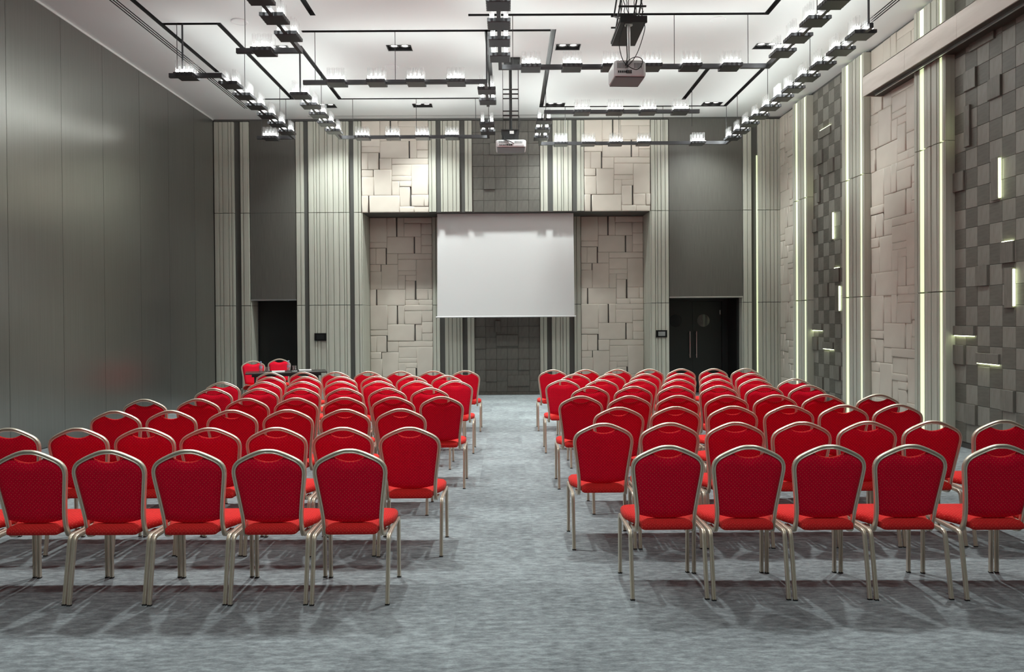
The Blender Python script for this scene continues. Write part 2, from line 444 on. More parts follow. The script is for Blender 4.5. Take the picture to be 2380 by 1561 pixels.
# tiles above the screen and in the niche
def tile_field(wall, u0, du, ncol, z0, dz, z_end, gap, mfun, raised):
    """grid of veneer tiles; raised = [(u0,u1,z0,z1,depth)] stand proud over it"""
    shared = {}
    k = 0
    while z0 + k * dz < z_end - .02:
        hz = min(dz, z_end - z0 - k * dz)
        for i in range(ncol):
            key = (round(hz, 3), mfun(i, k).name)
            if key not in shared: shared[key] = tile_mesh(du - gap, hz - gap, .02, mfun(i, k))
            put(wall, 'veneer_tile', shared[key], u0 + (i + .5) * du, z0 + k * dz + hz / 2)
        k += 1
    for ua, ub, za, zb, d, m_ in raised:
        put(wall, 'raised_tile', tile_mesh(ub - ua, zb - za, d, m_, 'raised_tile'), (ua + ub) / 2, (za + zb) / 2)
TN = M['tile_niche']
tile_field(wb, -.738, .2415, 6, Z2, .2445, 5.975, .003, lambda i, k: TN,
           [(-.494, -.252, 4.50, 4.745, .06, TN), (-.36, .13, 5.24, 5.49, .06, TN)])
tile_field(wn, -.744, .245, 6, .06, .2475, 4.0, .003, lambda i, k: TN,
           [(-.744, -.50, 1.045, 1.293, .055, TN), (-.258, .232, 1.10, 1.348, .06, TN), (.238, .482, .556, .80, .055, TN),
            (-.498, -.256, .301, .548, .055, TN), (-.007, .484, .194, .44, .06, TN), (-.285, -.165, 1.417, 1.67, .06, TN)])
# overdoor panels with a metal edge
for ua, ub in ((-5.515, -4.54), (3.495, 5.08)):
    for z0, z1 in ((TD + .03, 4.02), (4.02, 5.99)):
        b = MB(); b.box(ua, ub, YB + .025, YB + .06, z0 + .002, z1 - .002)
        link('overdoor_panel', b.mesh('overdoor_panel', [M['overdoor']]), wall_back)
    b = MB(); b.box(ua, ub, YB + .015, YB + .06, TD, TD + .03)
    link('metal_edge', b.mesh('metal_edge', [M['silver']]), wall_back)
# light groove at the right end of the back wall
b = MB(); b.box(5.385, 5.402, YB + .03, YB + .058, .05, 5.2)
link('light_strip', b.mesh('light_strip', [M['led']]), wall_back)
b = MB(); b.box(-.75, .735, YN + .03, YN + .055, 0, .058)
link('baseboard_back', b.mesh('baseboard_back', [M['tile_niche']]), label='low dark plinth under the niche tiles', kind='structure')
b = MB(); b.box(XL, XR, YB + .035, YB + .06, 5.99, ZC)
link('trim_2', b.mesh('trim_2', [M['backing']]), label='dark reveal along the top of the back wall', kind='structure')

# right wall: pilasters with lit grooves
PIL = ((14.489, 15.189), (12.165, 12.957), (9.907, 10.661))
for y0, y1 in PIL:
    L = y1 - y0
    b = MB(); b.box(XC + .06, XR, y0 + .002, y1, 0, 5.99)
    link('pilaster_core', b.mesh('pilaster_core', [M['backing']]), wall_right)
    wp = Wall(wall_right, XC + .06, True, y1)
    g1, g2 = (.145, .25), (L - .125, L - .062)
    planks(wp, 0, g1[0], TIERS, .06, .075); planks(wp, g1[1], g2[0], TIERS, .06, .07); planks(wp, g2[1], L, TIERS, .06, .07)
    for a, c in (g1, g2):
        for z0, z1 in TIERS:
            b = MB(); b.box(XC + .010, XC + .06, y1 - c + .004, y1 - a - .004, z0 + .012, z1 - .012)
            link('light_strip', b.mesh('light_strip', [M['led']]), wall_right)
    for z0, z1 in TIERS:                     # plain cheek towards the room's rear
        b = MB(); b.box(XC + .006, XR, y0 - .012, y0 + .002, z0 + .004, z1 - .004)
        link('pilaster_cheek', b.mesh('pilaster_cheek', [M['plank']]), wall_right)
# right wall: padded bays
for ya, yb in ((16.19, 15.195), (12.145, 10.668)):
    wp = Wall(wall_right, XR, True, ya)
    for z0, z1 in ((.06, 2.035), (2.035, 4.02), (4.02, 5.98)):
        padded(wp, .005, ya - yb - .005, z0, z1, rnd)
# right wall: tiled bays with raised blocks and small LED lines
TDk, TLt = M['tile_dark'], M['tile_light']
for ya in (14.50, 9.90):
    wp = Wall(wall_right, XR, True, ya)
    w = .2385
    RB = [(1, 2, 4.58, 4.83), (3, 4, 4.33, 4.58), (1.02, 1.5, 3.87, 4.39), (3.28, 3.86, 3.10, 3.61), (-.02, .96, 3.33, 3.58), (4, 4.95, 2.33, 2.58),
          (4.3, 4.92, 1.80, 2.27), (2, 2.95, 2.08, 2.33), (0, 1.82, 1.455, 1.58), (.02, .96, 1.08, 1.33), (2, 3.85, 1.12, 1.245), (4, 4.95, .58, .83), (1, 1.95, .33, .58), (1.5, 3.5, 5.05, 5.19)]
    raised = [(a * w, c * w, z0, z1, .05, M['tile_mid']) for a, c, z0, z1 in RB]
    tile_field(wp, 0, w, 6, .08, .25, 5.98, .003, lambda i, k: TDk if (i + k) % 2 == 0 else TLt, raised)
    def led(u0_, u1_, z0, z1, w0, w1):
        b = MB(); b.box(XR - w1, XR - w0, ya - u1_, ya - u0_, z0, z1)
        link('light_strip', b.mesh('light_strip', [M['led_line']]), wall_right)
    led(0 * w + .02, 1.78 * w, 1.447, 1.455, .024, .042); led(2 * w + .02, 3.8 * w, 1.112, 1.12, .024, .042)
    led(1.5 * w + .02, 3.5 * w - .02, 5.19, 5.198, .024, .042); led(4 * w + .02, 4.95 * w - .02, 2.58, 2.588, .024, .042)
    led(3.86 * w, 3.86 * w + .012, 3.12, 3.59, .022, .046); led(4.92 * w, 4.92 * w + .012, 1.82, 2.25, .022, .046)
    led(1.02 * w - .01, 1.02 * w, 3.9, 4.36, .022, .03)
# pelmet box over the right bays
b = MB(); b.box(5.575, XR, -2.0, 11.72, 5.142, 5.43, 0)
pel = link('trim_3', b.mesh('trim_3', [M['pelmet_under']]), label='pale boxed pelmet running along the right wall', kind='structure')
y = 11.72
while y > -1.9:
    b = MB(); b.box(5.557, 5.575, y - 1.216, y, 5.13, 5.44); link('pelmet_panel', b.mesh('pelmet_panel', [M['pelmet']]), pel); y -= 1.22
b = MB(); b.box(5.557, XR, 11.72, 11.735, 5.13, 5.44); link('pelmet_end', b.mesh('pelmet_end', [M['pelmet']]), pel)
b = MB(); b.box(5.557, XR, -2.0, 11.72, 5.43, 5.442); link('pelmet_top', b.mesh('pelmet_top', [M['pelmet']]), pel)
b = MB(); b.box(5.68, 5.70, -2.0, 11.6, 5.112, 5.142); link('rail', b.mesh('rail', [M['silver']]), pel)

# ------------------------------------------------------------------ doors
d1 = link('door_1', None, label='black double door with round portholes in the right recess', kind='structure')
b = MB(); b.box(3.50, 3.56, 16.5, 17.24, 0, TD); b.box(5.02, 5.066, 16.47, 17.24, 0, TD); b.box(4.89, 5.02, 17.16, 17.24, 0, TD); b.box(3.56, 4.89, 17.16, 17.24, 2.08, TD); b.box(3.50, 5.066, 17.25, 17.3, 0, TD)
link('door_frame', b.mesh('door_frame', [M['door']]), d1)
for x0, x1, hx, px_ in ((3.565, 4.222, 4.15, 3.84), (4.226, 4.885, 4.30, 4.47)):
    lf = link('door_leaf', None, d1)
    b = MB(); b.box(x0, x1, 17.19, 17.235, .01, 2.075)
    lf2 = link('door_leaf', b.mesh('door_leaf', [M['door']]), d1)
    bpy.data.objects.remove(lf)
    b = MB(); n = 20
    b.rings([[(px_ + r * math.cos(2 * PI * k / n), yy, 1.645 + r * math.sin(2 * PI * k / n)) for k in range(n)] for r, yy in ((.145, 17.19), (.145, 17.182), (.125, 17.182), (.125, 17.187))])
    link('porthole', b.mesh('porthole', [M['porthole']]), lf2)
    b = MB(); b.tube([(hx, 17.12, .80), (hx, 17.12, 1.40)], .011, 8)
    for z in (.86, 1.34): b.tube([(hx, 17.12, z), (hx, 17.19, z)], .008, 6)
    link('pull_handle', b.mesh('pull_handle', [M['silver']], smooth=40), lf2)
b = MB(); b.box(4.845, 4.86, 17.17, 17.19, 1.78, 1.88); link('hinge', b.mesh('hinge', [M['silver']]), d1)
d2 = link('door_2', None, label='plain black door in the left recess', kind='structure')
b = MB(); b.box(-5.49, -4.55, 16.66, 16.70, .01, TD - .01); link('door_leaf', b.mesh('door_leaf', [M['door']]), d2)
b = MB(); b.box(-5.50, -4.545, 16.70, 16.74, 0, TD); link('door_frame', b.mesh('door_frame', [M['door']]), d2)

# ------------------------------------------------------------------ projection screen
scr = empty('projection_screen', (-.035, 16.45, 1.76), label='large white pull-down projection screen in the middle of the back wall', cat='screen')
b = MB(); nx, nz = 12, 6
def sp(i, k):
    u = i / nx; z = 2.25 * k / nz
    return (-1.485 + 2.97 * u + (u - .5) * .03 * (1 - k / nz), .006 * math.sin(u * PI) * math.sin(k / nz * PI), z)
for i in range(nx):
    for k in range(nz):
        b.quad(sp(i, k), sp(i + 1, k), sp(i + 1, k + 1), sp(i, k + 1))
b.box(-1.487, 1.487, .004, .007, .02, 2.25)
link('screen_cloth', b.mesh('screen_cloth', [M['screen']], smooth=30), scr)
b = MB(); b.rings([[(x, .016 * math.cos(2 * PI * k / 8), .002 + .016 * math.sin(2 * PI * k / 8)) for k in range(8)] for x in (-1.53, 1.53)])
link('bottom_bar', b.mesh('bottom_bar', [M['white']], smooth=50), scr)

# ------------------------------------------------------------------ wall touch panels
def wall_panel(x, z, w, h, lab, screen):
    r = empty('touch_panel', (x, YB, z), label=lab, cat='control panel')
    b = MB(); f = [(-w / 2, h / 2), (w / 2, h / 2), (w / 2, -h / 2), (-w / 2, -h / 2)]
    b.rings([[(px_, -.0, pz) for px_, pz in f], [(px_, -.022, pz) for px_, pz in f], [(px_ * .97, -.026, pz * .95) for px_, pz in f]])
    link('bezel', b.mesh('bezel', [M['gloss_black']]), r)
    b = MB(); b.box(-w * .32, w * .32, -.028, -.024, -h * .3, h * .3); link('display', b.mesh('display', [screen]), r)
wall_panel(-4.022, 1.353, .255, .165, 'black wall touch panel with dark screen, left of the padded niche', M['porthole'])
wall_panel(3.312, 1.37, .235, .155, 'black wall touch panel with grey screen beside the double door', M['display'])

# ------------------------------------------------------------------ downlights (with their lamps)
hs = MB(); x, y, t = .185, .125, .15
hs.quad((-x, -y, t), (x, -y, t), (x, y, t), (-x, y, t))
for a, c in (((-x, -y), (x, -y)), ((x, -y), (x, y)), ((x, y), (-x, y)), ((-x, y), (-x, -y))): hs.quad((*a, -.002), (*c, -.002), (*c, t), (*a, t))
o_, i_ = (x + .012, y + .012), (x, y)
for (ax, ay), (bx, by) in (((-1, -1), (1, -1)), ((1, -1), (1, 1)), ((1, 1), (-1, 1)), ((-1, 1), (-1, -1))):
    hs.quad((ax * o_[0], ay * o_[1], -.004), (bx * o_[0], by * o_[1], -.004), (bx * i_[0], by * i_[1], -.004), (ax * i_[0], ay * i_[1], -.004))
me_house = bpy.data.meshes.new('housing'); me_house.from_pydata(hs.v, [], hs.f); me_house.materials.append(M['black'])
b = MB(); b.lathe([(.052, .06), (.052, .036), (.03, .033)], n=16); me_lamp = b.mesh('lamp', [M['lamp']], smooth=40)
b = MB(); b.lathe([(.084, .14), (.084, .026), (.056, .024), (.053, .06)], n=16, cap0=False, cap1=False); me_ring = b.mesh('lamp_ring', [M['black']], smooth=40)
spot_d = {}
for nm, w in (('front', SPOT_W), ('rear', SPOT_REAR_FILL_W)):
    s = bpy.data.lights.new('downlight_' + nm, 'SPOT'); s.energy = w; s.spot_size = math.radians(114); s.spot_blend = .9; s.shadow_soft_size = .11; s.color = (.93, 1, .985)
    spot_d[nm] = s
colw = ['leftmost', 'second from left', 'third from left', 'rightmost']
for j, yy in enumerate(DLY):
    for i, xx in enumerate(DLX):
        if j < 2:
            lab = 'black twin recessed ceiling downlight, %s, %s' % (('row by the back wall', 'second row from the back')[j], colw[i])
        else: lab = 'black twin recessed downlight in the unseen rows, added to light the room'
        r = empty('recessed_downlight', (xx, yy, ZC), label=lab, cat='downlight', group='twin recessed downlights in the ceiling')
        link('housing', me_house, r)
        for s_ in (-1, 1):
            lp = link('lamp', me_lamp, r, (s_ * .085, 0, 0)); link('lamp_ring', me_ring, lp)
        lt = bpy.data.objects.new('downlight_beam', spot_d['front' if yy > 5 else 'rear']); COL.objects.link(lt); lt.parent = r; lt.location = (0, 0, -.01)
# round flush ceiling speakers
for (x, y), lab in (((-3.84, 10.93), 'round white flush ceiling speaker at upper left'), ((3.08, 10.95), 'round white flush ceiling speaker at upper right'), ((-1.95, 12.91), 'round white flush ceiling speaker near the middle')):
    r = empty('ceiling_speaker', (x, y, ZC), label=lab, cat='speaker', group='round white ceiling speakers')
    b = MB(); b.lathe([(.12, 0), (.12, -.008), (.108, -.014), (.104, -.010)], n=24, cap0=False, cap1=False); link('rim', b.mesh('rim', [M['white']], smooth=40), r)
    b = MB(); b.lathe([(.104, -.010), (.09, -.010), (.03, -.012)], n=24, cap0=False); link('grille', b.mesh('grille', [M['ceiling']], smooth=40), r)

# ------------------------------------------------------------------ chandeliers
ZB = 5.28
BW, BH = .024, .032
def tray_mesh():
    b = MB(); h = .14; n = 8
    def ring(s, z, rib):
        pts = []
        for (ax, ay), (cx_, cy_) in (((-1, -1), (1, -1)), ((1, -1), (1, 1)), ((1, 1), (-1, 1)), ((-1, 1), (-1, -1))):
            for k in range(n):
                t = k / n; px_, py_ = ax + (cx_ - ax) * t, ay + (cy_ - ay) * t
                q = s - (rib if k % 2 else 0)
                pts.append((px_ * q, py_ * q, z))
        return pts
    b.rings([ring(h - .012, -.05, 0), ring(h, -.044, .006), ring(h, -.006, .006), ring(h - .006, 0, 0), ring(h - .02, -.004, 0)])
    return b.mesh('lamp_tray', [M['fixture']])
me_tray = tray_mesh()
b = MB(); b.lathe([(.010, -.004), (.018, .002), (.0235, .012), (.0245, .024), (.021, .036), (.010, .046)], n=10); me_bulb = b.mesh('bulb', [M['bulb']], smooth=60)
b = MB(); b.lathe([(.027, -.004), (.027, .175)], n=12, cap0=False, cap1=False); b.lathe([(.0285, -.004), (.0285, .175)], n=12, cap0=False, cap1=False)
me_tube = b.mesh('glass_tube', [M['glass']], smooth=60)
pod_light = bpy.data.lights.new('lamp_cluster', 'POINT'); pod_light.energy = POD_W; pod_light.shadow_soft_size = .06; pod_light.color = (.92, 1, .985)
def chandelier(lab, bars, pods, cables, rods):
    """bars: [(x0,y0,x1,y1)] axis-aligned; pods: [(x, y, along)]; cables/rods hang from the ceiling slots"""
    x0, y0 = bars[0][0], bars[0][1]
    root = empty('linear_chandelier', (x0, y0, ZB), label=lab, cat='chandelier')
    for ax, ay, bx, by in bars:
        b = MB()
        if abs(bx - ax) > abs(by - ay): b.box(min(ax, bx) - BW - x0, max(ax, bx) + BW - x0, ay - BW - y0, ay + BW - y0, -BH, BH)
        else: b.box(ax - BW - x0, ax + BW - x0, min(ay, by) + BW - y0, max(ay, by) - BW - y0, -BH + .001, BH - .001)
        link('bar', b.mesh('bar', [M['fixture']]), root)
    for px_, py_, al in pods:
        t = link('lamp_tray', me_tray, root, (px_ - x0, py_ - y0, .012), 0 if al == 'x' else PI / 2)
        for i in range(4):
            for s_ in (-1, 1):
                p = (-.102 + i * .068, s_ * .085, .004)
                link('bulb', me_bulb, t, p); link('glass_tube', me_tube, t, p)
        lt = bpy.data.objects.new('lamp_cluster', pod_light); COL.objects.link(lt); lt.parent = root; lt.location = (px_ - x0, py_ - y0, .085)
    for cx_, cy_ in cables:
        b = MB(); b.tube([(cx_ - x0, cy_ - y0, BH), (cx_ - x0, cy_ - y0, ZC + .05 - ZB)], .005, 5); link('cable', b.mesh('cable', [M['black']]), root)
    for cx_, cy_ in rods:
        b = MB(); b.tube([(cx_ - x0, cy_ - y0, BH), (cx_ - x0, cy_ - y0, ZC + .05 - ZB)], .014, 8); link('rod', b.mesh('rod', [M['fixture']], smooth=50), root)
    return root
chandelier('black linear chandelier at far left, with short arms at both ends',
           [(-4.87, 11.01, -4.15, 11.01), (-4.15, 11.01, -4.15, 14.76), (-4.15, 14.76, -4.84, 14.76)],
           [(-4.64, 11.01, 'x')] + [(-4.15, 11.42 + .573 * k, 'y') for k in range(6)] + [(-4.60, 14.76, 'x')],
           [(-4.78, 11.01), (-4.16, 12.05), (-4.16, 13.9), (-4.78, 14.76), (-4.3, 14.76)], [(-4.70, 11.01)])
chandelier('black linear chandelier at upper left whose single arm turns left',
           [(-2.72, 6.9, -2.72, 10.02), (-2.72, 10.02, -3.54, 10.02)],
           [(-2.72, y, 'y') for y in (7.25, 7.81, 8.37, 8.92, 9.48)] + [(-3.2, 10.02, 'x')],
           [(-2.73, 7.5), (-2.73, 9.2), (-3.45, 10.02)], [])
chandelier('black U-shaped linear chandelier left of centre below the padded wall',
           [(-3.25, 11.9, -3.25, 14.77), (-3.25, 14.77, -.35, 14.77), (-.35, 14.77, -.35, 13.6)],
           [(-3.25, 11.98 + .567 * k, 'y') for k in range(5)] + [(-2.81, 14.77, 'x'), (-2.22, 14.77, 'x'), (-1.64, 14.77, 'x'), (-1.06, 14.77, 'x'), (-.35, 14.37, 'y'), (-.35, 13.82, 'y')],
           [(-3.25, 13.3), (-3.0, 14.77), (-1.76, 14.77), (-.6, 14.77), (-.32, 13.7)], [(-3.25, 11.94)])
chandelier('black L-shaped linear chandelier crossing left of the ceiling centre',
           [(-3.02, 11.36, -.30, 11.36), (-.30, 11.36, -.30, 12.62)],
           [(-2.54, 11.36, 'x'), (-1.94, 11.36, 'x'), (-1.35, 11.36, 'x'), (-.75, 11.36, 'x'), (-.30, 11.76, 'y'), (-.30, 12.34, 'y')],
           [(-2.86, 11.34), (-1.66, 11.34), (-.29, 12.5)], [(-.29, 11.45)])
chandelier('large black U-shaped linear chandelier around the near projector',
           [(-.08, 6.9, -.08, 10.72), (-.08, 10.72, 3.73, 10.72), (3.73, 10.72, 3.73, 6.9)],
           [(-.08, y, 'y') for y in (7.42, 7.98, 8.55, 9.12, 9.69, 10.28)] + [(x, 10.72, 'x') for x in (.355, .935, 1.50, 2.06, 2.62, 3.19)] +
           [(3.73, y, 'y') for y in (7.5, 8.02, 8.56, 9.08, 9.62, 10.16)],
           [(-.06, 8.3), (.1, 10.74), (2.4, 10.74), (3.45, 10.74), (3.72, 9.0)], [])
chandelier('long black linear chandelier at far right with a hooked far end',
           [(3.32, 13.05, .68, 13.05), (.68, 13.05, .68, 15.39), (.68, 15.39, 4.49, 15.39), (4.49, 15.39, 4.49, 9.22)],
           [(x, 13.05, 'x') for x in (1.31, 1.88, 2.45, 3.01)] + [(.68, y, 'y') for y in (13.6, 14.23, 14.86)] +
           [(x, 15.39, 'x') for x in (1.11, 1.67, 2.23, 2.80, 3.9)] +
           [(4.49, y, 'y') for y in (14.95, 14.42, 13.9, 13.36, 12.8, 12.24, 11.78, 11.22, 10.68, 10.1, 9.53)],
           [(1.2, 15.39), (2.3, 15.39), (3.5, 14.2), (4.47, 15.3), (.7, 13.3), (4.48, 14.6), (4.48, 12.9), (4.48, 11.1), (3.2, 15.39)], [(4.48, 9.3)])

# ------------------------------------------------------------------ projectors
def projector(loc, rot, w, d, h, lab, round_left):
    r = empty('projector', loc, rot, label=lab, cat='projector')
    b = MB(); c = .03
    def ring(s, z): return [((x * s), y * s + d / 2, z) for x, y in ((-w / 2 + c, -d / 2), (w / 2 - c, -d / 2), (w / 2, -d / 2 + c), (w / 2, d / 2 - c), (w / 2 - c, d / 2), (-w / 2 + c, d / 2), (-w / 2, d / 2 - c), (-w / 2, -d / 2 + c))]
    b.rings([ring(.97, 0.0), ring(1, .02), ring(1, h - .02), ring(.95, h)])
    link('body', b.mesh('body', [M['white']], smooth=35), r)
    b = MB(); b.box(-w * .46, w * .46, .03, d - .02, -.012, .002); link('bottom_cover', b.mesh('bottom_cover', [M['grey']]), r)
    b = MB()                                                       # sockets on the rear face
    for k in range(5): b.box(-w * .38 + k * w * .055, -w * .38 + k * w * .055 + w * .035, -.004, .004, h * .18, h * .32)
    for k in range(3): b.box(-w * .12 + k * w * .06, -w * .12 + k * w * .06 + w * .04, -.004, .004, h * .14, h * .36)
    link('sockets', b.mesh('sockets', [M['rubber']]), r)
    for x0, x1 in ((-w * .40, -w * .08), (w * .12, w * .36)):
        b = MB(); k = x0
        while k < x1: b.box(k, k + .008, -.003, .003, h * .48, h * .82); k += .017
        link('vent_grille', b.mesh('vent_grille', [M['grey']]), r)
    b = MB(); b.rings([[(w * .22 + q * math.cos(2 * PI * k / 14), d + yy, h * .5 + q * math.sin(2 * PI * k / 14)) for k in range(14)] for q, yy in ((.05, -.01), (.05, .03), (.04, .03), (.03, .015))])
    link('lens', b.mesh('lens', [M['porthole']], smooth=40), r)
    return r
P1 = projector((1.485, 9.01, 4.605), math.radians(2.5), .385, .42, .185, 'white projector hanging from the black lift plate, near right of centre', True)
mt = empty('projector_lift', (1.56, 9.62, 5.32), label='black scissor lift plate and pole holding the near projector', cat='projector lift')
b = MB(); b.box(-.155, .155, -.40, .40, 0, .03); b.box(-.165, -.145, -.41, .41, .03, .06); b.box(.145, .165, -.41, .41, .03, .06); b.box(-.165, .165, -.43, -.40, -.01, .07)
link('lift_plate', b.mesh('lift_plate', [M['black']]), mt)
b = MB(); b.tube([(-.05, -.35, -.53), (-.05, -.35, -.02)], .022, 12); b.lathe([(.05, -.02), (.05, 0)], -.05, -.35, 12); b.lathe([(.045, -.535), (.045, -.52)], -.05, -.35, 12)
link('pole', b.mesh('pole', [M['silver']], smooth=50), mt)
for s_ in (-1, 1):
    for k, (za, zb) in enumerate(((.06, .37), (.37, .70))):
        for q in (-1, 1):
            b = MB(); b.tube([(s_ * .13, -.34 * q, za), (s_ * .13, .34 * q, zb)], .011, 6); link('scissor_arm', b.mesh('scissor_arm', [M['black']]), mt)
for z in (.37, .22):
    for yy in (-.34, .34):
        b = MB(); b.tube([(-.17, yy, z), (.17, yy, z)], .012, 6); link('cross_bar', b.mesh('cross_bar', [M['black']]), mt)
b = MB(); b.box(-.17, .17, -.42, .42, .68, ZC - 5.32); link('ceiling_box', b.mesh('ceiling_box', [M['black']]), mt)
rc = random.Random(5)
for k in range(9):
    x0 = -.14 + .035 * k; ya = -.42 + rc.uniform(0, .3)
    pts = [(x0 + rc.uniform(-.02, .02), ya + .03 * math.sin(q * 1.3 + k), .05 + .63 * q / 8) for q in range(9)]
    b = MB(); b.tube(pts, .005, 5); link('cable', b.mesh('cable', [M['rubber']], smooth=60), mt)
def loop(pts, nm, par, r=.005):
    P = [Vector(p) for p in pts]; out = []
    for i in range(len(P) - 1):
        p0, p1, p2, p3 = P[max(i - 1, 0)], P[i], P[i + 1], P[min(i + 2, len(P) - 1)]
        for k in range(5):
            t = k / 5; out.append(.5 * ((2 * p1) + (-p0 + p2) * t + (2 * p0 - 5 * p1 + 4 * p2 - p3) * t * t + (-p0 + 3 * p1 - 3 * p2 + p3) * t ** 3))
    out.append(P[-1]); b = MB(); b.tube(out, r, 5); return link(nm, b.mesh(nm, [M['rubber']], smooth=60), par)
loop([(-.10, -.38, 0), (-.19, -.55, -.25), (-.2, -.63, -.42), (-.15, -.66, -.58), (-.03, -.68, -.665), (.04, -.68, -.63), (.06, -.67, -.55), (.0, -.66, -.51), (-.08, -.64, -.53), (-.14, -.63, -.6)], 'cable', mt)
loop([(.13, -.36, .02), (.14, -.4, -.08), (.06, -.5, -.33), (-.02, -.6, -.5), (-.12, -.63, -.62)], 'cable', mt)
loop([(-.08, -.36, 0), (-.09, -.45, -.3), (-.11, -.6, -.5), (-.13, -.635, -.6)], 'cable', mt, .007)

P2 = projector((.075, 12.5, 4.565), 0, .50, .48, .115, 'white projector hanging at the centre in front of the screen wall', False)
m2 = empty('projector_lift', (.075, 12.72, 4.7), label='black ladder lift with centre pole holding the central projector', cat='projector lift')
b = MB(); b.box(-.15, .13, -.16, .16, 0, .15); b.box(-.16, .14, -.17, .17, .15, .165); b.tube([(0, 0, -.02), (0, 0, .01)], .03, 8)
link('lift_box', b.mesh('lift_box', [M['black']]), m2)
b = MB(); b.box(-.02, .05, -.165, -.16, .09, .14); link('white_label', b.mesh('white_label', [M['paper']]), m2)
b = MB(); b.tube([(0, 0, .16), (0, 0, 1.31)], .026, 10); link('pole', b.mesh('pole', [M['black']], smooth=50), m2)
for z in (.40, .475, .76, .835):
    for yy in (-.13, .13):
        b = MB(); b.tube([(-.13, yy, z), (.135, yy, z)], .011, 6); link('cross_bar', b.mesh('cross_bar', [M['black']]), m2)
for s_ in (-.13, .132):
    for yy in (-.13, .13):
        b = MB(); b.tube([(s_, yy, .16), (s_, yy, 1.3)], .004, 5); link('cable', b.mesh('cable', [M['rubber']]), m2)
b = MB(); b.box(-.11, .16, -.25, .27, 1.29, 1.33); link('ceiling_plate', b.mesh('ceiling_plate', [M['black']]), m2)
loop([(.13, -.13, .42), (.15, -.2, .28), (.12, -.2, .14), (.05, -.19, .07), (-.03, -.18, .05)], 'cable', m2, .005)
loop([(-.12, -.17, .06), (-.1, -.22, -.02), (-.02, -.235, -.05), (.05, -.23, -.09)], 'cable', m2, .007)

# ------------------------------------------------------------------ banquet chair
PROF = [(-.0135, -.005), (-.0105, -.0115), (-.005, -.0125), (0, -.0065), (.005, -.0125), (.0105, -.0115), (.0135, -.005),
        (.0135, .005), (.0105, .0115), (.005, .0125), (0, .0065), (-.005, .0125), (-.0105, .0115), (-.0135, .005)]
PROF_S = [(a * .93, b_ * .93) for a, b_ in PROF]
def yb(z): return .03 + .085 * max(0, (.922 - z) / .48) ** 1.15
HALF = [(0, .9215), (.035, .9195), (.075, .908), (.12, .889), (.16, .869), (.188, .85), (.206, .825), (.2125, .795), (.210, .76), (.202, .70), (.192, .63), (.183, .56), (.177, .50), (.175, .45)]
def spline(P, n):
    P = [Vector(p) for p in P]; out = []
    for i in range(len(P) - 1):
        p0, p1, p2, p3 = P[max(i - 1, 0)], P[i], P[i + 1], P[min(i + 2, len(P) - 1)]
        for k in range(n):
            t = k / n; out.append(.5 * ((2 * p1) + (-p0 + p2) * t + (2 * p0 - 5 * p1 + 4 * p2 - p3) * t * t + (-p0 + 3 * p1 - 3 * p2 + p3) * t ** 3))
    out.append(P[-1]); return out
